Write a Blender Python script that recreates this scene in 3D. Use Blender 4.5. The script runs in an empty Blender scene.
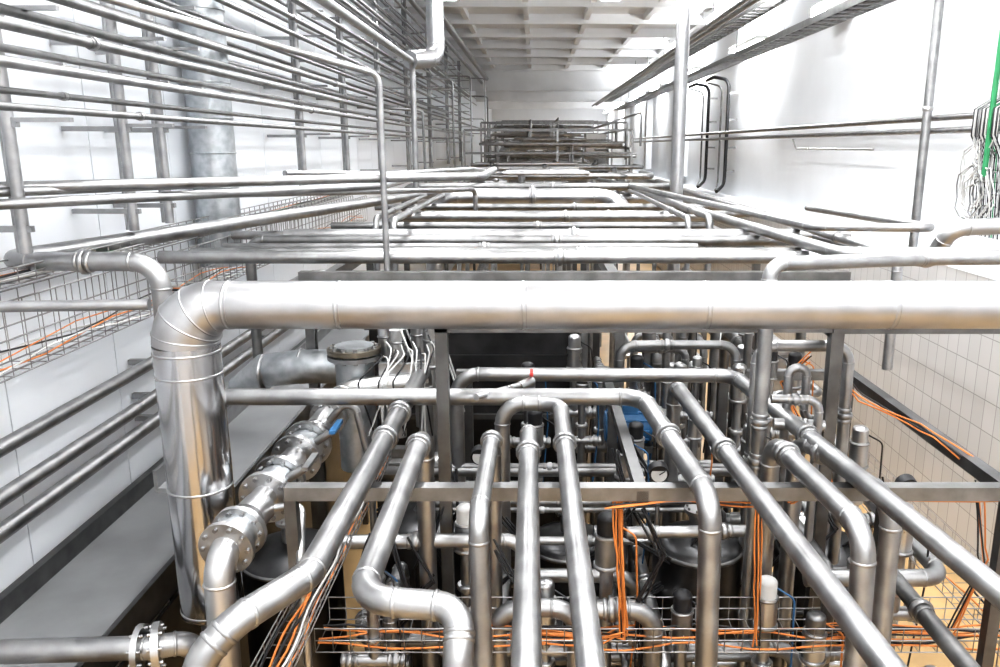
import bpy, math, random
from mathutils import Vector, Matrix
random.seed(7)
V=Vector
try:
    bpy.context.scene.view_settings.view_transform='Standard'
    bpy.context.scene.view_settings.look='Medium High Contrast'
except Exception as e: print(e)

# ---------------------------------------------------------------- materials
def newmat(name):
    m=bpy.data.materials.new(name); m.use_nodes=True
    nt=m.node_tree; b=nt.nodes['Principled BSDF']; return m,nt,b
def N(nt,t,**k):
    n=nt.nodes.new(t)
    for a,v in k.items(): setattr(n,a,v)
    return n
def metal(name,c0,c1,r0,r1,scale=6,bump=0.05,metallic=1.0,stretch=(1,1,1)):
    m,nt,b=newmat(name)
    tc=N(nt,'ShaderNodeTexCoord'); mp=N(nt,'ShaderNodeMapping'); mp.inputs['Scale'].default_value=stretch
    no=N(nt,'ShaderNodeTexNoise'); no.inputs['Scale'].default_value=scale; no.inputs['Detail'].default_value=5
    cr=N(nt,'ShaderNodeValToRGB'); cr.color_ramp.elements[0].color=(*c0,1); cr.color_ramp.elements[1].color=(*c1,1)
    cr.color_ramp.elements[0].position=.35; cr.color_ramp.elements[1].position=.65
    mr=N(nt,'ShaderNodeMapRange'); mr.inputs['To Min'].default_value=r0; mr.inputs['To Max'].default_value=r1
    mr.inputs['From Min'].default_value=.3; mr.inputs['From Max'].default_value=.7
    bp=N(nt,'ShaderNodeBump'); bp.inputs['Strength'].default_value=bump; bp.inputs['Distance'].default_value=.01
    L=nt.links.new
    L(tc.outputs['Object'],mp.inputs['Vector']); L(mp.outputs['Vector'],no.inputs['Vector'])
    L(no.outputs['Fac'],cr.inputs['Fac']); L(cr.outputs['Color'],b.inputs['Base Color'])
    L(no.outputs['Fac'],mr.inputs['Value']); L(mr.outputs['Result'],b.inputs['Roughness'])
    L(no.outputs['Fac'],bp.inputs['Height']); L(bp.outputs['Normal'],b.inputs['Normal'])
    b.inputs['Metallic'].default_value=metallic
    return m
def plain(name,c,rough=.5,metallic=0,var=.08,scale=8):
    c0=tuple(x*(1-var) for x in c); c1=tuple(min(1,x*(1+var)) for x in c)
    return metal(name,c0,c1,rough,min(1,rough+.1),scale,.03,metallic)
M={}
M['ss']=metal('stainless_satin',(.28,.28,.282),(.39,.39,.392),.34,.46,9,.04)
M['ssb']=metal('stainless_bright',(.42,.42,.422),(.56,.56,.562),.26,.38,5)
M['ssd']=metal('stainless_dull',(.18,.18,.18),(.27,.27,.27),.38,.5,9)
M['clad']=metal('aluminium_cladding',(.38,.38,.387),(.45,.45,.457),.32,.40,9,.035)
M['cladsh']=metal('polished_cladding',(.40,.40,.41),(.52,.52,.53),.13,.2,2.5,.3,1.0,(1,1,.4))
M['galv']=metal('galvanised_duct',(.40,.425,.44),(.54,.56,.58),.3,.5,18,.05)
M['frame']=metal('frame_steel',(.12,.12,.12),(.18,.18,.18),.4,.5,8)
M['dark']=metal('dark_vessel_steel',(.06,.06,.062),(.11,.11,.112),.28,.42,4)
M['black']=plain('black_rubber',(.012,.012,.014),.45)
M['orange']=plain('orange_cable',(.62,.21,.05),.5)
M['green']=plain('green_cable',(.03,.25,.10),.5)
M['white']=plain('white_enamel',(.75,.75,.74),.4,0,.03)
M['whitecable']=plain('white_cable',(.55,.55,.54),.5)
M['blue']=plain('blue_motor_paint',(.03,.12,.26),.4)
M['red']=plain('red_handle_paint',(.5,.04,.03),.4)
M['brass']=metal('weathered_lid_steel',(.22,.19,.15),(.32,.285,.23),.3,.4,8)
M['wall']=plain('white_wall_paint',(.78,.80,.825),.6,0,.025,1.3)
M['panel']=plain('white_sandwich_panel',(.78,.805,.84),.38,0,.02,.8)
M['seam']=plain('panel_seam_grey',(.33,.34,.35),.6)
M['ceil']=plain('ceiling_paint',(.83,.84,.85),.7,0,.05,1.1)
M['greytop']=plain('grey_channel_sheet',(.28,.285,.29),.4,.35,.15,2)
M['floor']=plain('ochre_epoxy_floor',(.56,.37,.175),.28,0,.22,.9)
def tile():
    m,nt,b=newmat('wall_tile')
    tc=N(nt,'ShaderNodeTexCoord'); sp=N(nt,'ShaderNodeSeparateXYZ'); cb=N(nt,'ShaderNodeCombineXYZ')
    br=N(nt,'ShaderNodeTexBrick'); br.offset=0; br.inputs['Scale'].default_value=1
    br.inputs['Brick Width'].default_value=.2; br.inputs['Row Height'].default_value=.3
    br.inputs['Mortar Size'].default_value=.005
    br.inputs['Color1'].default_value=(.50,.495,.49,1); br.inputs['Color2'].default_value=(.54,.535,.53,1); br.inputs['Mortar'].default_value=(.32,.315,.31,1)
    L=nt.links.new
    L(tc.outputs['Object'],sp.inputs[0]); L(sp.outputs['Y'],cb.inputs['X']); L(sp.outputs['Z'],cb.inputs['Y']); L(cb.outputs[0],br.inputs['Vector'])
    L(br.outputs['Color'],b.inputs['Base Color']); b.inputs['Roughness'].default_value=.25
    return m
M['tile']=tile()
def emit(name,c,s):
    m,nt,b=newmat(name); b.inputs['Base Color'].default_value=(*c,1)
    b.inputs['Emission Color'].default_value=(*c,1); b.inputs['Emission Strength'].default_value=s; return m
M['lamp']=emit('lamp_diffuser',(1,1,1),9)
M['flood']=emit('floodlight_lens',(1,1,1),24)

# ---------------------------------------------------------------- mesh builder
class MB:
    def __init__(s): s.v=[];s.f=[];s.m=[];s.s=[];s.mats=[]
    def mi(s,k):
        if k not in s.mats: s.mats.append(k)
        return s.mats.index(k)
    def face(s,idx,k,sm): s.f.append(idx); s.m.append(s.mi(k)); s.s.append(sm)
    def box(s,c,d,k='ss',rot=None):
        b=len(s.v)
        for x in(-.5,.5):
            for y in(-.5,.5):
                for z in(-.5,.5):
                    p=V((x*d[0],y*d[1],z*d[2]))
                    if rot: p=rot@p
                    s.v.append(p+V(c))
        for q in((0,1,3,2),(4,6,7,5),(0,4,5,1),(2,3,7,6),(0,2,6,4),(1,5,7,3)):
            s.face([b+i for i in q],k,False)
    def bar(s,a,b,w,h,k='ss'):
        a=V(a);b=V(b);d=b-a;L=d.length
        if L<1e-6:return
        q=d.to_track_quat('X','Z').to_matrix()
        s.box((a+b)/2,(L,w,h),k,q)
    def sweep(s,pts,rad,k,seg=14,caps=True):
        n=len(pts); t0=(pts[1]-pts[0]).normalized()
        up=V((0,0,1)) if abs(t0.z)<.9 else V((1,0,0))
        nrm=(up-t0*up.dot(t0)).normalized(); prev=t0; base=len(s.v)
        for i in range(n):
            if i==0:t=t0
            elif i==n-1:t=(pts[-1]-pts[-2]).normalized()
            else:
                t=(pts[i+1]-pts[i]).normalized()+(pts[i]-pts[i-1]).normalized()
                t=t.normalized() if t.length>1e-6 else prev
            q=prev.rotation_difference(t); nrm=(q@nrm); nrm=(nrm-t*nrm.dot(t)).normalized(); prev=t
            bn=t.cross(nrm); r=rad[i] if isinstance(rad,(list,tuple)) else rad
            for j in range(seg):
                a=2*math.pi*j/seg
                s.v.append(pts[i]+(nrm*math.cos(a)+bn*math.sin(a))*r)
        for i in range(n-1):
            for j in range(seg):
                a=base+i*seg+j; b=base+i*seg+(j+1)%seg
                s.face([a,b,b+seg,a+seg],k,True)
        if caps:
            for i,rev in((0,True),(n-1,False)):
                b=len(s.v); o=base+i*seg
                for j in range(seg): s.v.append(s.v[o+j].copy())
                idx=[b+j for j in range(seg)]
                s.face(idx[::-1] if rev else idx,k,False)
    def cyl(s,a,b,r,k='ss',r2=None,seg=18):
        s.sweep([V(a),V(b)],[r,r if r2 is None else r2],k,seg)
    def ring(s,p,d,r,w,k='ss',seg=18):
        d=V(d).normalized(); p=V(p)
        s.sweep([p-d*w/2,p-d*w*.3,p+d*w*.3,p+d*w/2],[r*.93,r,r,r*.93],k,seg)
    def dome(s,p,d,r,h,k='ss',seg=18):
        d=V(d).normalized();p=V(p);P=[];R=[]
        for i in range(7):
            a=i/6*math.pi/2*.97
            P.append(p+d*h*math.sin(a));R.append(r*math.cos(a))
        s.sweep(P,R,k,seg)
    def pipe(s,pts,r,bend=None,k='ss',seg=14,seams=True,clamps=(),sr=1.07):
        pts=[V(p) for p in pts]
        if bend is None: bend=r*2.6
        out=[pts[0]];sm=[]
        for i in range(1,len(pts)-1):
            a,b,c=pts[i-1],pts[i],pts[i+1]
            d1=(b-a);d2=(c-b);l1=d1.length;l2=d2.length;d1.normalize();d2.normalize()
            th=d1.angle(d2)
            if th<.02 or th>2.8: out.append(b);continue
            R=bend; tl=R*math.tan(th/2); mx=.48*min(l1,l2)
            if tl>mx: tl=mx;R=tl/math.tan(th/2)
            p1=b-d1*tl;p2=b+d2*tl; nn=(d2-d1*d1.dot(d2)).normalized()
            c0=p1+nn*R; ns=max(3,int(th/.2))
            for j in range(ns+1):
                a_=th*j/ns
                out.append(c0-nn*R*math.cos(a_)+d1*R*math.sin(a_))
            sm+= [(p1,d1),(p2,d2)]
        out.append(pts[-1])
        o=[out[0]]
        for p in out[1:]:
            if (p-o[-1]).length>1e-4:o.append(p)
        s.sweep(o,r,k,seg)
        if seams:
            for p,d in sm: s.ring(p,d,r*sr,min(.014,r*.35),k,seg)
        for c in clamps:
            i,f=c[0],c[1]; a,b=pts[i],pts[i+1]; p=a.lerp(b,f); d=(b-a).normalized()
            s.ring(p,d,r*1.38,.028,'ss',seg); s.ring(p+d*.03,d,r*1.15,.02,k,seg); s.ring(p-d*.03,d,r*1.15,.02,k,seg)
    def flange(s,p,d,r,w=.02,k='ssb',bolts=8):
        d=V(d).normalized();p=V(p); s.cyl(p-d*w/2,p+d*w/2,r,k,seg=28)
        up=V((0,0,1)) if abs(d.z)<.9 else V((1,0,0)); n=(up-d*up.dot(d)).normalized(); b=d.cross(n)
        for j in range(bolts):
            a=2*math.pi*(j+.5)/bolts; q=p+(n*math.cos(a)+b*math.sin(a))*r*.82
            s.cyl(q-d*(w/2+.014),q+d*(w/2+.014),r*.085,'ss',seg=6)
    def obj(s,name):
        me=bpy.data.meshes.new(name); me.from_pydata([tuple(v) for v in s.v],[],s.f); me.update()
        for k in s.mats: me.materials.append(M[k])
        me.polygons.foreach_set('material_index',s.m); me.polygons.foreach_set('use_smooth',s.s)
        o=bpy.data.objects.new(name,me); bpy.context.collection.objects.link(o); return o
def P(name,pts,r,bend=None,k='ss',**kw):
    m=MB(); m.pipe(pts,r,bend,k,**kw); return m.obj(name)

XL,XR,YB,YF,ZC=-2.9,4.8,-5.0,56.0,7.2
# ---------------------------------------------------------------- room shell
m=MB(); m.box(((XL+XR)/2,(YB+YF)/2,-.1),(XR-XL+.6,YF-YB+.6,.2),'floor'); m.obj('floor')
m=MB(); m.box(((XL+XR)/2,(YB+YF)/2,ZC+.1),(XR-XL+.6,YF-YB+.6,.2),'ceil')
y=YB+1
while y<YF:
    m.box(((XL+XR)/2,y,ZC-.11),(XR-XL,.14,.22),'ceil'); y+=2.4
for x in (-1.6,-.2,1.2,2.6,4.0): m.box((x,(YB+YF)/2,ZC-.07),(.12,YF-YB,.14),'ceil')
m.obj('ceiling')
m=MB(); m.box((XL-.15,(YB+YF)/2,ZC/2),(.2,YF-YB,ZC),'seam')
y=YB
while y<YF-.1:
    m.box((XL-.03,y+.575,ZC/2),(.06,1.138,ZC),'panel'); y+=1.15
m.obj('wall_left')
m=MB(); m.box((XR+.1,(YB+YF)/2,ZC/2),(.2,YF-YB,ZC),'wall')
m.box((XR-.22,(YB+YF)/2,1.48),(.44,YF-YB,2.96),'tile'); m.box((XR-.22,(YB+YF)/2,2.98),(.46,YF-YB,.04),'wall')
m.obj('wall_right')
m=MB(); m.box(((XL+XR)/2,YF+.1,ZC/2),(XR-XL+.4,.2,ZC),'wall'); m.obj('wall_back')
m=MB(); m.box(((XL+XR)/2,YB-.1,ZC/2),(XR-XL+.4,.2,ZC),'wall'); m.obj('wall_front')
m=MB()
for y in (26,34,42): m.box((XR-.12,y,5.2),(.24,.5,3.9),'wall')
m.obj('trim_1')
# downstand beams across the far bays
m=MB()
for y in (33,41,49): m.box(((XL+XR)/2,y,6.75),(XR-XL,.3,.9),'ceil')
m.obj('ceiling_downstand_beam')

# ---------------------------------------------------------------- lamps (right wall row, added overhead fill, added uplights)
def lamp(x,y,z,L,W,power,up=.5):
    m=MB()
    m.box((x,y,z),(W+.06,L+.06,.07),'white'); m.box((x,y,z-.045),(W,L,.02),'lamp'); m.box((x,y,z+.045),(W,L,.02),'lamp')  # upper glowing sheet is added to brighten the ceiling
    m.cyl((x,y-.3,z+.03),(x,y-.3,ZC),.012,'ss',seg=8); m.cyl((x,y+.3,z+.03),(x,y+.3,ZC),.012,'ss',seg=8)
    o=m.obj('wall_and_fill_lamp')
    for s_,e in ((-1,power),(1,power*up)):
        l=bpy.data.lights.new('lamp_and_fill_light','AREA'); l.shape='RECTANGLE'; l.size=W;l.size_y=L; l.energy=e; l.color=(.985,.993,1)
        lo=bpy.data.objects.new('lamp_and_fill_light',l); bpy.context.collection.objects.link(lo); lo.location=(x,y,z+s_*.08); lo.parent=o
        if s_>0: lo.rotation_euler=(math.pi,0,0)  # upward light, added only to lift the ceiling
for y in (-3,1,5,9,12.4): 
    for x in (-1.4,1.2,3.4): lamp(x,y,6.5,2.4,.3,70,.45)  # out-of-view overhead rows, added as fill for the room
for y in (18,24.5,31,38,46,52.5):
    lamp(4.5,y,6.3,2.4,.16,150,1.0)
for y in (13.2,30.0):
    m=MB(); m.box((4.55,y,6.2),(.3,.7,.3),'white'); m.box((4.39,y,6.2),(.03,.6,.24),'flood'); m.box((4.75,y,6.2),(.1,.1,.1),'ss'); m.obj('wall_floodlight')

# ---------------------------------------------------------------- big insulated pipe
m=MB()
hx=[V((x,3.34,3.54)) for x in (-1.32,-.6,0,.6,1.2,1.8,2.6,3.2)]
m.sweep(hx,.102,'clad',48)
for x in (-1.3,-.83,-.05,.72,1.5,2.2): m.ring((x,3.34,3.54),(1,0,0),.1045,.016,'clad',48); m.ring((x+.015,3.34,3.54),(1,0,0),.1035,.006,'ss',48)
el=[];rr=[]
for i in range(9):
    a=i/8*math.pi/2
    el.append(V((-1.33-.17*math.sin(a),3.34,3.37+.17*math.cos(a)))); rr.append(.103+.035*min(1,i/5))
m.sweep([V((-1.3,3.34,3.54))]+el,[.103]+rr,'clad',48)
for i in range(1,9,2):
    t=V((-math.cos(i/8*math.pi/2),0,-math.sin(i/8*math.pi/2))); m.ring(el[i],t,rr[i]*1.02,.01,'clad',48)
m.sweep([V((-1.5,3.34,3.37)),V((-1.5,3.34,2.10))],.138,'cladsh',48)
for z in (3.34,3.24,2.72,2.12): m.ring((-1.5,3.34,z),(0,0,1),.141,.014,'clad',48)
m.cyl((-1.5,3.34,2.10),(-1.5,3.34,2.05),.138,'clad',.07,40)
m.pipe([(-1.5,3.34,2.08),(-1.5,3.34,1.9),(-1.5,3.34,.3)],.06,.12,'ss')
m.obj('insulated_pipe')
m=MB(); m.pipe([(-1.46,3.06,.4),(-1.46,3.06,2.12),(-1.62,2.98,2.14),(-2.84,2.92,2.14)],.05,.1,'ss')
m.flange((-1.60,3.0,2.135),(-.95,-.3,0),.1,.03); m.flange((-1.66,2.98,2.137),(-.97,-.1,0),.1,.025); m.obj('flanged_pipe')

# ---------------------------------------------------------------- skid frame
m=MB()
def post(x,y,z0,z1,w=.06,k='frame'): m.box((x,y,(z0+z1)/2),(w,w,z1-z0),k)
m.box((.5,3.13,2.78),(3.1,.06,.06),'ssd'); m.box((.75,4.9,2.78),(2.5,.06,.06),'ssd')
m.box((2.0,4.1,2.78),(.06,1.9,.06),'frame')
m.box((.45,4.0,2.77),(.05,1.8,.05),'frame')
for x in (-1.03,1.48,2.0): post(x,3.13,0,2.76,.05)
for x in (-.43,.5,1.2,2.0): post(x,4.9,0,2.76)
m.box((.75,4.9,1.55),(2.5,.05,.05),'frame'); m.box((.5,3.2,1.2),(3.1,.05,.05),'frame')
m.obj('skid_frame')
m=MB()
for y in [5.05,7.0,9.0,11,13,15,17,19,21]:
    m.box((.25,y,3.38),(3.5,.07,.08),'ssd')
    for x in (-1.45,.55,1.95): post(x,y,0,3.36,.06)
for x in (-1.45,.55,1.95): m.box((x,12.4,3.3),(.07,15.0,.08),'ssd')
for x in (-.45,1.45): post(x,3.75,0,3.36,.06)
m.box((2.3,3.75,3.36),(1.75,.07,.07),'frame')
m.box((-.45,4.4,3.33),(.06,1.3,.06),'frame'); m.box((1.45,4.4,3.33),(.06,1.3,.06),'frame'); 
m.box((.5,3.75,3.36),(1.96,.06,.06),'frame')
m.obj('pipe_rack_frame')

# ---------------------------------------------------------------- foreground skid pipes
Z=2.87
P('process_pipe',[(-.68,4.75,1.2),(-.68,4.75,Z),(-.72,2.3,Z),(-.86,2.05,Z),(-.95,1.97,Z-.08),(-.95,1.95,1.0)],.046,.12,clamps=[(1,.35),(1,.5)])
P('process_pipe',[(-.53,3.6,.8),(-.53,3.6,Z),(-.53,2.16,Z),(-.22,2.12,Z),(-.22,2.0,Z-.1),(-.21,1.98,.8)],.044,.13,clamps=[(1,.12)])
P('process_pipe',[(-.2,3.6,.8),(-.2,3.6,Z),(-.21,2.72,Z),(-.18,2.6,1.5),(-.18,1.5,1.5)],.038,.11,clamps=[(1,.13)])
P('process_pipe',[(-.03,3.68,.8),(-.03,3.68,Z),(-.02,1.2,Z-.02)],.042,.1,clamps=[(1,.13)])
P('process_pipe',[(-.17,3.95,.6),(-.17,3.95,Z+.03),(.13,3.95,Z+.03),(.15,1.2,Z)],.040,.11,clamps=[(2,.2)])
P('process_pipe',[(-1.75,4.0,Z+.05),(.56,4.0,Z+.05),(.68,2.86,Z),(.72,2.82,.6)],.045,.13,clamps=[(1,.45)])
P('process_pipe',[(.80,4.4,.6),(.80,4.4,Z),(.95,1.3,Z)],.042,.12,clamps=[(1,.33)])
P('process_pipe',[(-.47,4.6,.6),(-.47,4.6,Z),(1.18,4.57,Z),(1.52,1.2,Z)],.042,.13,clamps=[(2,.3)])
P('process_pipe',[(1.1,3.5,1.0),(1.1,3.5,Z),(1.17,2.6,Z),(1.20,2.5,.6)],.043,.12,clamps=[(1,.2)])
P('process_pipe',[(1.25,3.6,1.0),(1.25,3.6,Z-.02),(1.40,2.9,Z-.02),(1.42,2.85,.6)],.04,.12,clamps=[(1,.3)])
P('process_pipe',[(1.06,3.58,1.2),(1.06,3.58,3.68),(1.9,3.9,3.66),(2.9,3.95,3.66)],.034,.07,clamps=[(0,.62),(0,.7)])
P('process_pipe',[(1.12,3.9,2.0),(1.12,3.9,3.22),(1.58,3.9,3.22),(1.6,3.9,2.0)],.03,.09,clamps=[(0,.5),(2,.3)])
P('process_pipe',[(1.27,3.85,2.3),(1.27,3.85,3.12),(1.36,3.85,3.12),(1.36,3.85,2.85),(1.5,3.85,2.85)],.022,.05)
P('process_pipe',[(1.18,3.75,2.86),(1.42,3.72,2.86)],.03,clamps=[(0,.5)])
P('process_pipe',[(1.15,3.72,3.0),(1.38,3.7,3.0),(1.38,3.7,2.2)],.022,.06,clamps=[(0,.5)])
P('process_pipe',[(.2,3.42,1.0),(.2,3.42,2.05),(-.18,3.42,2.05),(-.18,3.42,1.2)],.045,.12)
P('process_pipe',[(.22,3.3,2.12),(.55,3.3,2.12),(.55,3.3,.8)],.045,.12,clamps=[(0,.4)])
P('process_pipe',[(-.95,3.6,2.3),(-.05,3.62,2.3),(-.05,3.62,1.2)],.035,.1,clamps=[(0,.4)])
P('process_pipe',[(1.25,3.35,2.25),(1.9,3.35,2.25),(1.9,4.5,2.25)],.04,.1,clamps=[(0,.4)])
P('process_pipe',[(.45,3.6,2.35),(1.05,3.62,2.35)],.03,.1,clamps=[(0,.2),(0,.8)])
P('process_pipe',[(1.62,2.2,1.2),(1.62,2.2,2.3),(1.62,4.2,2.3),(1.62,4.2,1)],.038,.1,'ssd',clamps=[(1,.4)])
P('process_pipe',[(.55,5.0,.8),(.55,5.0,2.95),(1.3,5.0,2.95),(1.3,5.0,.8)],.03,.1,'ssd',clamps=[(1,.4)])
P('process_pipe',[(.35,5.6,.8),(.35,5.6,3.05),(.95,5.6,3.05),(.95,5.6,.8)],.03,.1,'ss',clamps=[(1,.4)])
m=MB(); m.pipe([(-.05,4.3,2.9),(-.3,3.9,2.95)],.018,None,'ssb'); m.cyl((-.02,4.35,2.9),(-.09,4.24,2.9),.028,'ssb'); m.box((-.02,4.35,2.95),(.02,.09,.02),'red'); m.obj('sampling_valve')

# ---------------------------------------------------------------- flanged valve line left
m=MB()
a=V((-1.14,4.45,2.74)); b=V((-1.26,2.95,2.60))
m.pipe([(-.74,4.66,2.80),(-1.13,4.6,2.78),(-1.265,2.9,2.595),(-1.27,2.84,1.2)],.06,.12,'ssb')
for y,r_ in ((4.3,.10),(4.24,.10),(3.92,.125),(3.76,.125),(3.54,.125),(3.38,.125),(3.10,.115),(2.98,.115)):
    p=a.lerp(b,(4.45-y)/1.5); m.flange(p,(.08,1,.09),r_,.028,bolts=10)
for y in (3.84,3.46,3.04): 
    p=a.lerp(b,(4.45-y)/1.5); m.cyl(p-V((.005,.06,.005)),p+V((.005,.06,.005)),.092,'galv')
for y in (3.84,3.46):
    p=a.lerp(b,(4.45-y)/1.5); m.cyl(p,p+V((.15,0,.10)),.022,'ss'); m.box(p+V((.17,.04,.115)),(.03,.18,.018),'blue' if y>3.6 else 'ss')
for y in (4.1,3.65,3.24):
    p=a.lerp(b,(4.45-y)/1.5); m.cyl(p-V((.005,.06,0)),p+V((.005,.06,0)),.075,'ssb')
m.pipe([(-1.14,4.1,2.72),(-.98,4.1,2.9),(-.9,4.1,2.5),(-.9,4.1,1.9)],.02,.05,'ss')
m.pipe([(-1.2,3.3,2.62),(-1.04,3.3,2.64),(-1.0,3.1,2.5),(-1.0,3.1,1.9)],.018,.05,'ssb')
m.obj('flanged_valve_line')
m=MB()
m.sweep([V((-1.95,5.1,2.62)),V((-1.75,5.0,2.78)),V((-1.5,4.95,2.82)),V((-1.2,4.95,2.82))],[.1,.11,.11,.11],'galv',28)
for x in (-1.75,-1.5,-1.25): m.ring((x,4.96,2.82 if x>-1.7 else 2.78),(1,0,0),.116,.02,'clad',28)
m.cyl((-1.12,4.8,2.2),(-1.12,4.8,2.95),.12,'galv'); m.flange((-1.12,4.8,2.97),(0,0,1),.165,.03,'brass',12); m.flange((-1.12,4.8,2.93),(0,0,1),.165,.025,'ss',12)
m.cyl((-1.12,4.8,2.98),(-1.12,4.8,3.0),.12,'galv')
m.obj('vessel_nozzle')
def valve_head(m,x,y,z0,z1,r=.035,cable=True):
    m.cyl((x,y,z0),(x,y,z1),r,'ssb'); m.cyl((x,y,z1),(x,y,z1+.15),r*1.4,'ssb'); m.dome((x,y,z1+.15),(0,0,1),r*1.4,.03,'white'); m.ring((x,y,z1-.1),(0,0,1),r*1.45,.02,'ss')
    m.ring((x,y,z1+.07),(0,0,1),r*1.5,.015,'ss')
    if cable: m.pipe([(x,y,z1+.15),(x+.03,y-.1,z1+.2),(x+.12,y-.12,z1-.05),(x+.2,y,z1-.4)],.006,.03,random.choice(['whitecable','black']),seg=6,seams=False)
m=MB()
for i,(x,y) in enumerate([(-.95,4.95),(-.85,4.8),(-.75,5.0),(-.65,4.85),(-.9,5.15),(-.7,5.2)]): valve_head(m,x,y,2.4,2.95)
m.box((-.8,4.7,2.85),(.3,.04,.12),'ssb')
for i in range(14):
    x=-.95+i*.025; q=[V((x,4.75+random.uniform(-.1,.1),3.0+random.uniform(-.05,.1))),V((x+.05,4.6,2.98+random.uniform(-.05,.05))),V((x+random.uniform(-.1,.1),4.5,2.85)),V((x+random.uniform(-.1,.1),4.55,2.5))]
    m.pipe(q,.0055,.05,'whitecable' if i%3 else 'black',seg=6,seams=False)
m.obj('actuated_valve_cluster')

# ---------------------------------------------------------------- left channel + wall pipes
m=MB()
m.box((-2.55,5.5,1.70),(.68,11,.06),'greytop'); m.box((-2.86,5.5,1.79),(.05,11,.12),'frame')
m.box((-2.2,5.5,1.66),(.03,11,.2),'frame'); m.box((-2.17,5.5,.9),(.02,11,1.3),'dark')
for y in (1,3,5,7,9,10.9): m.box((-2.5,y,.84),(.06,.06,1.66),'frame')
m.obj('steel_drip_channel')
m=MB()
m.box((-1.93,6.8,2.30),(.42,5.2,.03),'greytop'); m.box((-1.72,6.8,2.24),(.03,5.2,.14),'ss'); m.box((-2.14,6.8,2.36),(.02,5.2,.12),'ss')
for y in (4.4,6.5,8.4): m.box((-1.93,y,1.14),(.06,.06,2.28),'frame')
m.obj('sheet_metal_shelf')
for z,r in ((2.70,.042),(2.45,.045),(2.28,.045)):
    m=MB(); m.pipe([(-2.72,-1,z),(-2.72,9.5,z),(-2.3,9.8,z)],r,.12,'ss')
    for y in (3.2,5.5,8): m.box((-2.81,y,z),(.16,.04,.04),'ss')
    m.obj('wall_pipe')

def tray(name,a,b,w,h,cables,step=.1,wire=.0026,k='ss'):
    m=MB(); a=V(a);b=V(b);w=V(w);h=V(h);d=b-a;L=d.length;n=int(L/step)
    for r in [V((0,0,0)),w*.33,w*.66,w,h,w+h,h*.5,w+h*.5]: m.cyl(a+r,b+r,wire*1.3,k,seg=5)
    for i in range(n+1):
        p=a+d*(i/n)
        m.sweep([p+h,p,p+w,p+w+h],wire,k,4)
    for (k_,r,off,ho) in cables:
        pts=[]; ph=random.random()*6
        for i in range(30):
            p=a+d*(i/29)+w*(off+.08*math.sin(i*.9+ph))+h*(ho+.08*math.sin(i*1.3+ph*2)); pts.append(p)
        m.sweep(pts,r,k_,6)
    return m.obj(name)
tray('wire_cable_tray',(-2.5,2.0,3.12),(-2.5,12,3.12),(-.2,0,0),(0,0,.36),[('orange',.005,.3,.12),('orange',.004,.4,.25),('black',.005,.6,.2),('whitecable',.006,.8,.15),('whitecable',.006,.2,.1)],.14,.0036,'ss')
tray('wire_cable_tray',(-2.5,2.0,3.55),(-2.5,12,3.55),(-.2,0,0),(0,0,.08),[('green',.005,.3,.3),('orange',.005,.6,.3),('black',.007,.5,.3),('whitecable',.008,.2,.3)],.14,.0036,'ss')
tray('wire_cable_tray',(-1.0,3.22,1.95),(2.4,3.22,1.95),(0,.26,0),(0,0,.12),[('orange',.005,.1,.1),('orange',.005,.5,.2),('orange',.005,.6,.15),('orange',.005,.3,.3),('black',.006,.5,.3),('black',.007,.3,.1)],.08)
tray('wire_cable_tray',(-1.0,2.75,1.6),(2.4,2.75,1.6),(0,.26,0),(0,0,.12),[('orange',.005,.3,.1),('black',.006,.5,.3)],.08)
tray('wire_cable_tray',(-.9,2.2,2.3),(-.9,4.7,2.3),(-.13,0,0),(0,0,.06),[('orange',.005,.15,.15),('orange',.005,.5,.15),('orange',.005,.7,.15),('black',.006,.5,.3),('black',.006,.9,.3),('whitecable',.005,.3,.3)],.08)
tray('wire_cable_tray',(-2.3,4.75,3.3),(2.6,4.75,3.3),(0,.22,0),(0,0,.07),[('black',.008,.2,.3),('black',.008,.5,.4),('black',.008,.6,.4),('green',.005,.7,.4),('orange',.004,.4,.7),('whitecable',.005,.85,.3)],.1)
tray('wire_cable_tray',(2.1,3.1,1.2),(2.1,3.1,2.7),(.25,0,0),(0,.1,0),[('orange',.005,.3,.2),('black',.006,.6,.2)],.1)
tray('wire_cable_tray',(2.15,2.6,1.9),(2.15,6,1.9),(.3,0,0),(0,0,.1),[('orange',.005,.3,.2),('black',.006,.6,.2)],.1)

def cable_bundle(name,pts,n,spread,k='orange',r=.0042):
    m=MB()
    for c in range(n):
        off=V((random.uniform(-1,1),random.uniform(-1,1),random.uniform(-1,1)))*spread; q=[]
        for i in range(len(pts)-1):
            a=V(pts[i]);b=V(pts[i+1])
            for j in range(6):
                t=j/6; q.append(a.lerp(b,t)+off*(.6+.5*math.sin(i*2+t*3+c)))
        q.append(V(pts[-1])+off); m.sweep(q,r,k if c%4 else 'black',6)
    m.obj(name)
cable_bundle('orange_cable_bundle',[(.36,3.2,2.74),(.38,3.2,2.4),(.4,3.22,2.05),(.3,3.25,2.0),(-.1,3.3,2.0)],11,.03)
cable_bundle('orange_cable_bundle',[(1.1,3.18,2.72),(1.15,3.2,2.72),(2.0,3.18,2.74)],4,.02)
cable_bundle('orange_cable_bundle',[(.3,3.1,2.73),(.6,3.12,2.75),(.95,3.15,2.72),(.98,3.2,2.3),(1.0,3.22,2.0)],5,.025)
cable_bundle('orange_cable_bundle',[(1.95,3.3,2.75),(1.98,3.2,2.4),(1.9,3.25,2.05),(1.3,3.3,2.0)],5,.04)
cable_bundle('orange_cable_bundle',[(1.75,4.9,2.9),(1.6,5.0,2.7),(1.75,4.9,2.4),(1.9,4.8,2.0)],4,.05)
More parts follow.
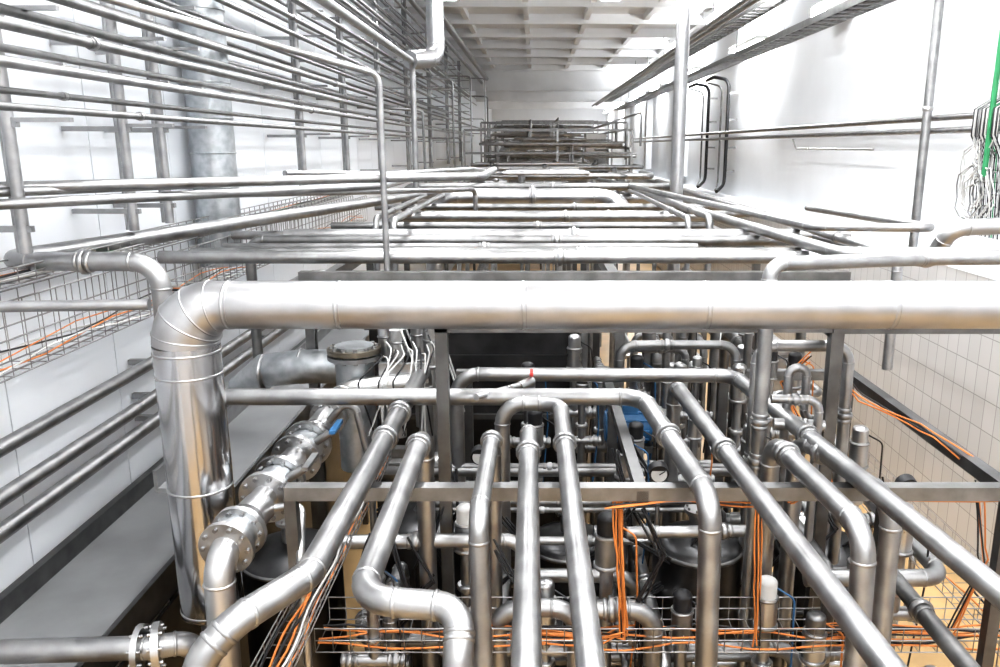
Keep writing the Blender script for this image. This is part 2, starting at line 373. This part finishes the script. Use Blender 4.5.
cable_bundle('orange_cable_bundle',[(1.5,3.95,3.1),(1.65,3.9,2.95),(1.9,3.6,2.85),(2.1,3.2,2.7),(2.1,3.0,2.2)],3,.05)
for i in range(18):
    x=random.uniform(-.9,1.9); y=random.uniform(3.3,4.4); z=random.uniform(2.3,2.7)
    cable_bundle('black_cable_loop',[(x,y,z),(x+random.uniform(-.2,.2),y-.05,z-.2),(x+random.uniform(-.3,.3),y,z-.45),(x+random.uniform(-.4,.4),y+.1,z-.9)],4,.03,'black',.006)

# ---------------------------------------------------------------- equipment below
def vessel(x,y,r,z0,z1,k='dark',name='process_tank'):
    m=MB(); m.cyl((x,y,z0),(x,y,z1),r,k,seg=40); m.dome((x,y,z1),(0,0,1),r,r*.35,k,40); m.dome((x,y,z0),(0,0,-1),r,r*.3,k,40)
    m.ring((x,y,z1),(0,0,1),r*1.02,.03,'ssd',40); m.ring((x,y,(z0+z1)/2),(0,0,1),r*1.015,.03,'ssd',40)
    m.cyl((x,y,z1+r*.3),(x,y,z1+r*.35+.12),.05,'ss'); m.flange((x,y,z1+r*.35+.12),(0,0,1),.08)
    for i in range(3):
        a=i*2.1; m.cyl((x+r*.8*math.cos(a),y+r*.8*math.sin(a),0),(x+r*.8*math.cos(a),y+r*.8*math.sin(a),z0+.1),.03,'ssd')
    m.obj(name)
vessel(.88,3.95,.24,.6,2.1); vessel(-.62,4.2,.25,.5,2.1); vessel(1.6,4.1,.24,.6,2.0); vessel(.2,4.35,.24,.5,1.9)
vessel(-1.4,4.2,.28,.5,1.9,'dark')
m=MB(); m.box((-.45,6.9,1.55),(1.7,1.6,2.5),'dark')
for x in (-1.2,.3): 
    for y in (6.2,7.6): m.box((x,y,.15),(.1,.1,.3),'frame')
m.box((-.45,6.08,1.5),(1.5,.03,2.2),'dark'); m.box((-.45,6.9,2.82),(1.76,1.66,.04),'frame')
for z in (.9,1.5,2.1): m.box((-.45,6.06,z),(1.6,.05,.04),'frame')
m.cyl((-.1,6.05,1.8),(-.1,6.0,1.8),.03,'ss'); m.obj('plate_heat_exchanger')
m=MB()
m.box((2.9,10.5,.8),(.8,1.2,1.6),'ssd'); m.box((2.9,10.5,1.62),(.86,1.26,.04),'ss'); m.box((2.9,9.88,.9),(.7,.02,1.3),'ss'); m.obj('control_cabinet')
vc=[0]
def valve(x,y,z,s=1,head='ssb'):
    m=MB(); vc[0]+=1
    m.cyl((x,y,z-.6*s),(x,y,z),.03*s,'ss'); m.ring((x,y,z-.2*s),(0,0,1),.05*s,.03*s,'ssb')
    m.cyl((x,y,z),(x,y,z+.16*s),.052*s,head); m.ring((x,y,z+.01*s),(0,0,1),.06*s,.02*s,'ss'); m.ring((x,y,z+.15*s),(0,0,1),.056*s,.015*s,'ss')
    cap='black' if head!='ssb' else ['ssb','black','whitecable','black','ssb','ssd','black','ssb'][vc[0]%8]
    m.cyl((x,y,z+.16*s),(x,y,z+.23*s),.045*s,cap); m.dome((x,y,z+.23*s),(0,0,1),.045*s,.025*s,cap)
    m.pipe([(x-.16*s,y,z-.33*s),(x+.16*s,y,z-.33*s)],.035*s,None,'ss',clamps=[(0,.1),(0,.85)])
    m.pipe([(x+.04*s,y,z+.2*s),(x+.12*s,y-.03,z+.16*s),(x+.14*s,y,z-.2*s),(x+.1*s,y,z-.7*s)],.005,.04,['black','orange','blue','black'][vc[0]%4],seg=6,seams=False)
    m.obj('pneumatic_valve')
for a in [(.34,3.45,2.25,1.1,'ssd'),(-.35,3.7,2.2),(.6,4.5,2.35),(1.3,4.9,2.6),(.45,5.2,2.5),(.7,5.3,2.55),(1.0,5.3,2.5),(1.45,5.4,2.6),(1.75,5.2,2.6),(-.8,3.6,1.95),(0,4.6,2.4),(1.75,3.5,2.3),(1.52,3.4,2.15),(-.05,5.3,2.5),(1.85,4.3,2.4),(.05,3.5,1.9),(-.42,3.45,1.8),(1.08,3.35,2.0),(.7,3.4,1.9,1.0,'ssd'),(-.75,3.3,2.15,.9,'ssd'),(1.3,3.3,1.85),(.5,4.15,2.4),(1.2,4.2,2.45),(.28,5.5,2.65),(.85,5.8,2.7),(1.6,5.9,2.8),(1.15,6.2,2.8,1,'ssd'),(-.3,3.2,1.7,.8),(.45,3.1,1.6,.9),(.8,3.1,1.75,.8,'ssd'),(1.7,3.0,1.8,.9),(-.6,3.0,1.6,.9,'ssd'),(.95,4.5,2.5,.8),(.3,4.9,2.6,.8,'ssd'),(1.5,4.9,2.75,.8,'ssd'),(1.05,5.0,2.7,.7)]: valve(*a)
def gauge(x,y,z):
    m=MB(); m.cyl((x,y,z-.4),(x,y,z-.04),.012,'ss'); m.cyl((x,y-.02,z),(x,y+.03,z+.01),.05,'black',seg=24); m.cyl((x,y-.024,z),(x,y-.02,z),.04,'whitecable',seg=24); m.bar((x,y-.027,z),(x+.03,y-.027,z+.02),.004,.004,'black'); m.obj('pressure_gauge')
for g in ((.62,3.75,2.6),(-.3,4.1,2.55),(1.5,4.6,2.7),(1.85,3.7,2.55)): gauge(*g)
def pump(x,y,z,k='blue'):
    m=MB(); m.cyl((x-.16,y,z),(x+.14,y,z),.1,k,seg=24)
    for i in range(10):
        a=i/10*6.283; m.bar((x-.15,y+.105*math.cos(a),z+.105*math.sin(a)),(x+.12,y+.105*math.cos(a),z+.105*math.sin(a)),.02,.008,k)
    m.cyl((x+.14,y,z),(x+.2,y,z),.06,'ss'); m.cyl((x+.2,y,z),(x+.28,y,z),.13,'ssb',seg=28); m.cyl((x+.24,y,z+.1),(x+.24,y,z+.3),.03,'ss'); m.box((x,y,z+.12),(.1,.08,.06),k)
    m.box((x,y,z-.13),(.3,.2,.05),'frame'); m.box((x,y,(z-.15)/2),(.06,.06,z-.15),'frame')
    m.obj('centrifugal_pump')
pump(.62,5.0,2.4); pump(1.35,4.5,1.9,'ssd'); pump(-.9,5.0,2.1,'ssd'); pump(.1,3.9,1.5,'ssd'); pump(1.1,6.5,1.2,'ssd')

def clutter(n,xr,yr,zr,seed,rr=(.02,.042)):
    R=random.Random(seed)
    for i in range(n):
        r=R.uniform(*rr); p=V((R.uniform(*xr),R.uniform(*yr),R.uniform(*zr))); pts=[V((p.x,p.y,.2)),p.copy()]
        ax=R.choice('xy'); last='z'
        for s_ in range(R.choice((1,2,2,3))):
            q=pts[-1].copy()
            if ax=='x': q.x=R.uniform(*xr)
            elif ax=='y': q.y=R.uniform(*yr)
            else: q.z=max(.4,q.z-R.uniform(.3,.9))
            if (q-pts[-1]).length>.25: pts.append(q); last=ax
            ax=R.choice([c for c in 'xyz' if c!=last and not(c=='z' and last!='z' and len(pts)<3)])
        if last!='z': q=pts[-1].copy(); q.z=.2; pts.append(q)
        P('branch_pipe',pts,r,r*2.8,R.choice(['ss','ss','ssd','ssb']),seg=10,clamps=[(1,.4)] if len(pts)>2 else ())
clutter(40,(-.95,1.95),(3.3,4.8),(.9,2.3),3,(.014,.042))
clutter(26,(.4,1.9),(5.1,8.8),(1.2,3.0),5,(.016,.042))
clutter(26,(-1.4,1.9),(9,16),(1.4,3.0),8)
clutter(8,(2.1,3.4),(6,12),(.8,1.8),12)

# ---------------------------------------------------------------- cross pipes on the rack
def X(y,x0,x1,z,r,k='ss',e0=None,e1=None,name='header_pipe'):
    pts=[(x0,y,z),(x1,y,z)]
    if e0: pts=[(x0+e0[0],y+e0[1],z+e0[2])]+pts
    if e1: pts=pts+[(x1+e1[0],y+e1[1],z+e1[2])]
    P(name,pts,r,r*2.8,k,clamps=[(1 if e0 else 0,.55)])
X(5.2,-2.45,2.3,3.49,.042,'ss',None,(0,2,-.02))
X(5.34,-2.3,2.45,3.50,.036,'ssd')
X(5.9,-2.3,1.2,3.47,.03,'ssd')
X(6.15,-2.2,2.1,3.49,.04,'ssd',(0,0,-1.5),(.0,0,-1))
X(6.42,-2.0,2.2,3.50,.052,'ss')
X(6.62,-2.5,2.6,3.48,.036,'ss')
X(7.5,-1.9,1.6,3.47,.035,'ssd')
X(8.3,-1.5,1.8,3.49,.05,'ss',(0,0,-1.0))
X(8.6,-1.2,2.4,3.49,.035,'ssd')
X(9.6,-1.9,2.4,3.49,.04,'ssd')
X(10.6,-1.3,1.0,3.55,.11,'clad',(-.05,0,-1.0),(.25,-.9,-.3),name='insulated_pipe')
R=random.Random(21)
yy=11.2
while yy<30:
    X(yy,R.uniform(-2.1,-.3),R.uniform(.6,2.5),3.46+R.uniform(0,.3),R.uniform(.03,.07),R.choice(['ss','ssd','ssd','clad']),R.choice([None,(0,0,-.8),(0,1.5,0)]),R.choice([None,(0,0,-.8),(0,1.5,0)])); yy+=R.uniform(.3,.7)
for x,y in ((-.2,12.2),(1.4,14.5),(-.7,14.6),(.2,17),(1.3,18),(-1.0,19),(.5,21),(1.6,21.5)):
    m=MB(); m.cyl((x,y,3.1),(x,y,3.65),.04,'ssb'); m.cyl((x,y,3.65),(x,y,3.8),.055,'ssd'); m.dome((x,y,3.8),(0,0,1),.055,.03,'black'); m.ring((x,y,3.6),(0,0,1),.07,.04,'ss')
    m.pipe([(x-.2,y,3.55),(x+.2,y,3.55)],.05,None,'ssd'); m.obj('pneumatic_valve')
for x,z,r,y0 in ((2.1,3.58,.03,4.6),(1.5,3.60,.03,6.9),(1.3,3.6,.025,6.8),(-1.2,3.58,.03,6.8),(-1.35,3.6,.025,6.8)):
    P('longitudinal_pipe',[(x,y0,2.9),(x,y0,z),(x,24,z)],r,.09,clamps=[(1,.05)])
P('longitudinal_pipe',[(1.28,12.5,3.0),(1.28,12.5,3.58),(1.80,4.7,3.58),(2.8,4.7,3.58)],.04,.12,clamps=[(1,.6)])
P('longitudinal_pipe',[(1.0,14,3.66),(1.9,5.5,3.66),(2.7,5.4,3.66),(2.7,8,3.6)],.03,.1)
P('insulated_pipe',[(2.66,7.2,3.3),(2.66,5.35,3.45),(2.70,5.2,3.68),(3.6,5.2,3.72)],.055,.12,'clad')
P('insulated_pipe',[(1.9,10.9,2.2),(1.9,10.9,7.05)],.09,.2,'clad')
P('process_pipe',[(-1.25,10.5,3.62),(-2.78,4.1,3.62),(-1.93,4.08,3.62),(-1.93,4.05,2.0)],.05,.14,clamps=[(1,.55)])
P('process_pipe',[(-.95,5.1,3.4),(-.95,5.1,4.62),(-2.3,4.0,4.95),(-2.3,-1,4.95)],.02,.08)
P('process_pipe',[(-2.86,3.85,4.0),(-.95,5.15,4.0),(-.35,5.5,4.0),(-.35,7,4.0)],.028,.09)
P('process_pipe',[(-2.86,3.4,3.93),(-1.05,5.6,3.93),(-1.05,8,3.93)],.026,.09)
P('process_pipe',[(-2.86,3.6,3.98),(-1.6,5.2,3.98),(-.6,7.8,3.98),(-.6,9.8,3.9)],.024,.09)
P('process_pipe',[(-2.86,3.2,3.55),(-1.62,3.3,3.55)],.024,.09)
P('process_pipe',[(-2.3,6.0,3.85),(-.7,9.5,3.7),(-.7,9.5,3.3)],.028,.09)
P('process_pipe',[(-2.3,7.5,3.95),(-.5,12,3.8),(.8,12,3.8)],.03,.09)

# ---------------------------------------------------------------- left wall pipe bank
zz=4.36; i=0
R=random.Random(4)
while zz<6.5:
    x=(-2.22,-2.38)[i%2]; r=R.uniform(.015,.027); y0=-1 if i<9 else R.uniform(3,6)
    y1=R.uniform(16,34)
    pts=[(x,y0,zz),(x,y1,zz)]
    if i%3==0: pts=pts+[(x+.6,y1+.2,zz),(x+.6,y1+.3,3.5)]
    if i in (5,12): pts=[(x,y0,zz),(x,11+i*.5,zz),(x+.5,11.4+i*.5,zz-.02),(x+.5,11.5+i*.5,3.5)]
    P('wall_bank_pipe',pts,r,.09,R.choice(['ss','ssd','ssd']),clamps=[(0,.3)]); zz+=R.uniform(.06,.105); i+=1
for zz in (4.9,5.06,5.2,5.5,5.66,5.8,6.1,6.25,6.5):
    P('wall_bank_pipe',[(-2.66,7.2 if zz<5.6 else 7.4,zz),(-2.66,R.uniform(22,38),zz)],R.uniform(.014,.024),None,R.choice(['ss','ssd']))
for y in (3.95,5.05,5.55,8.9,11,13.5,16.5,20,24,28):
    m=MB(); x=-2.52
    m.cyl((x,y,3.68),(x,y,6.95),.03,'ss'); m.cyl((x-.055,y+.05,3.68),(x-.055,y+.05,6.95),.022,'ss'); 
    for z in [3.8+.5*j for j in range(7)]: m.box((x-.16,y,z),(.42,.03,.03),'ss')
    z=4.32
    while z<6.4: m.box((x+.14,y,z),(.34,.03,.02),'ss'); z+=.25
    m.obj('pipe_support_stand')
m=MB(); m.cyl((-2.69,6.85,3.2),(-2.69,6.85,6.95),.18,'galv',seg=32)
for z in [3.3+.28*j for j in range(13)]: m.ring((-2.69,6.85,z),(0,0,1),.186,.02,'galv',32)
m.obj('spiral_duct')
P('ventilation_duct',[(-1.34,11.4,7.1),(-1.34,11.4,5.35),(-1.62,10.9,5.28)],.12,.2,'clad')
P('longitudinal_pipe',[(-1.6,10.95,3.5),(-1.6,10.95,5.27),(-1.6,5.5,5.27),(-2.1,5.0,5.27)],.04,.15,'ss')
P('ventilation_duct',[(-1.9,14,6.75),(-1.9,36,6.75)],.08,.2,'clad')
P('ventilation_duct',[(-2.1,10,6.6),(-2.1,36,6.6)],.05,.2,'ss')

# ---------------------------------------------------------------- right wall services
for x,z,r in ((4.5,4.50,.035),(4.5,4.36,.035)):
    m=MB(); m.pipe([(x,2,z),(x,38,z)],r,None,'ss')
    for y in range(4,38,4): m.box((4.65,y,z),(.27,.04,.04),'ss')
    m.obj('wall_pipe')
P('wall_pipe',[(4.45,10.8,4.15),(4.45,14,4.15),(4.45,14.2,4.3)],.015,.1,'ssb')
m=MB(); m.pipe([(4.4,9.3,3.02),(4.4,9.3,6.95)],.05,None,'ss'); m.ring((4.4,9.3,4.6),(0,0,1),.06,.05,'ssb'); m.obj('wall_downpipe')
def ladder(name,x,z,y0,y1,w=.4,cabs=5):
    m=MB()
    for s_ in (-1,1): m.box((x+s_*w/2,(y0+y1)/2,z+.03),(.02,y1-y0,.09),'ss')
    y=y0
    while y<y1: m.box((x,y,z),(w,.03,.02),'ss'); y+=.3
    y=y0+1
    while y<y1: m.cyl((x-w/2,y,z),(x-w/2,y,6.95),.01,'ss',seg=6); y+=3
    for c in range(cabs): m.cyl((x-w/2+.06+c*.055,y0,z+.03),(x-w/2+.06+c*.055,y1,z+.03),.018,R.choice(['black','ssd','ssd']),seg=6)
    m.obj(name)
ladder('cable_ladder',4.0,5.85,9,40,.36); ladder('cable_ladder',3.5,6.25,9,40,.3)
P('ceiling_conduit',[(3.1,6,6.2),(3.1,42,6.2)],.05,None,'ss'); P('ceiling_conduit',[(2.9,6,6.15),(2.9,42,6.15)],.035,None,'ss')
for y in (21.8,19.6):
    m=MB(); x=4.55
    m.pipe([(4.2,y+.9,5.75),(4.3,y+.5,5.8),(x,y,5.7),(x,y-.05,3.3),(x-.3,y-.6,3.15)],.04,.25,'black',seams=False)
    m.pipe([(4.25,y+1.0,5.7),(x,y+.7,5.6),(x,y+.65,3.3),(x-.2,y,3.15)],.022,.2,'ssd',seams=False)
    for z in (3.6,4.15,4.8,5.4): m.box((x+.12,y,z),(.22,.08,.05),'ss')
    m.obj('wall_hose')
m=MB(); Y0=7.85
for z in [3.6+.12*j for j in range(28)]: m.cyl((4.6,Y0,z),(4.6,Y0+.5,z),.006,'ssd',seg=5)
for dy in (0,.17,.34,.5): m.cyl((4.6,Y0+dy,3.5),(4.6,Y0+dy,6.95),.006,'ssd',seg=5)
for j in range(26):
    yb=Y0+.03+j*.018; q=[V((4.57+R.uniform(-.02,.02),yb+R.uniform(-.02,.02),z)) for z in (6.95,6.3,5.6,5,4.65)]
    if j%2:
        cx,cy,cz,rr_=4.45+R.uniform(-.05,.03),Y0+.3+R.uniform(-.15,.15),3.85+R.uniform(-.2,.2),R.uniform(.12,.28)
        q+=[V((4.42,yb,4.55)),V((4.42,yb,4.3))]
        a0=math.pi/2
        for s_ in range(16):
            aa=a0+s_*.45; q.append(V((cx+.02*math.sin(s_*2.),cy+rr_*math.cos(aa),cz+rr_*1.1*math.sin(aa))))
    else: q+=[V((4.40,yb,4.55)),V((4.40,yb,4.3)),V((4.5,yb,4.1)),V((4.55,yb,3.3))]
    m.sweep(q,.007,'black' if j%4==0 else ('green' if j==6 else ('ssd' if j%3==0 else 'whitecable')),6)
m.cyl((4.42,8.02,3.9),(4.42,8.02,6.95),.026,'green',seg=10)
m.obj('vertical_cable_tray')

# ---------------------------------------------------------------- far end structures
m=MB()
for y,x0,x1,z in ((22,-1.9,2.6,4.6),(26,-1.7,2.9,4.9),(31,-1.7,2.9,5.0),(36,-1.7,3.2,5.2),(42,-1.7,3.2,5.4),(48,-1.9,3.4,5.6)):
    for z_ in (z,z-.6): m.box(((x0+x1)/2,y,z_),(x1-x0,.05,.06),'ssd')
    for x in (x0,.6,x1): m.box((x,y,z/2),(.06,.06,z),'ss')
m.obj('far_pipe_gantry')
R=random.Random(9)
for i in range(26):
    y=R.uniform(21,52); z=R.uniform(3.7,4.3+(y-20)*.05); X(y,R.uniform(-2.0,0),R.uniform(1.2,3.4),z,R.uniform(.03,.07),R.choice(['ss','ssd','clad']),R.choice([None,(0,0,-1.2),(0,1.5,0)]),R.choice([None,(0,0,-1.2),(0,1.5,0)]))
for i in range(14):
    x=R.uniform(-2.0,3.0); z=R.uniform(4.0,5.3); y0=R.uniform(22,30)
    P('longitudinal_pipe',[(x,y0,z-.9),(x,y0,z),(x,y0+R.uniform(8,18),z)],R.uniform(.025,.05),.15,R.choice(['ss','ssd']))
for x,y,r,z in ((-.8,37,.8,4.0),(1.4,43,1.0,4.1),(.4,28,.5,3.8)):
    vessel(x,y,r,.6,z,'ss')
m=MB(); m.box((2.4,33,4.3),(.8,1.2,.7),'white'); m.box((2.4,33,1.95),(.9,1.3,3.9),'ssd'); m.obj('control_cabinet')

# ---------------------------------------------------------------- bottom plate and box
m=MB(); m.bar((-.62,2.75,1.75),(-.52,2.2,2.3),.12,.02,'ss'); m.bar((-.67,2.76,1.78),(-.57,2.21,2.33),.012,.07,'ss'); m.box((-.6,2.7,.9),(.05,.05,1.8),'frame'); m.obj('steel_bracket_plate')
m=MB(); m.bar((1.02,2.75,2.12),(1.08,2.2,2.12),.12,.06,'white'); m.bar((1.02,2.75,2.155),(1.08,2.2,2.155),.13,.01,'ssb'); m.box((1.04,2.7,1.04),(.05,.05,2.08),'frame'); m.obj('junction_box')

# ---------------------------------------------------------------- world / camera
w=bpy.data.worlds.new('World'); bpy.context.scene.world=w; w.use_nodes=True
w.node_tree.nodes['Background'].inputs['Color'].default_value=(.8,.85,.9,1); w.node_tree.nodes['Background'].inputs['Strength'].default_value=.5
c=bpy.data.cameras.new('Camera'); co=bpy.data.objects.new('Camera',c); bpy.context.collection.objects.link(co)
c.lens=28.8; c.sensor_width=36; c.shift_x=-.035; co.location=(0,0,4.2); co.rotation_euler=(math.radians(90-13.22),0,0); c.clip_end=200; c.clip_start=.05
bpy.context.scene.camera=co
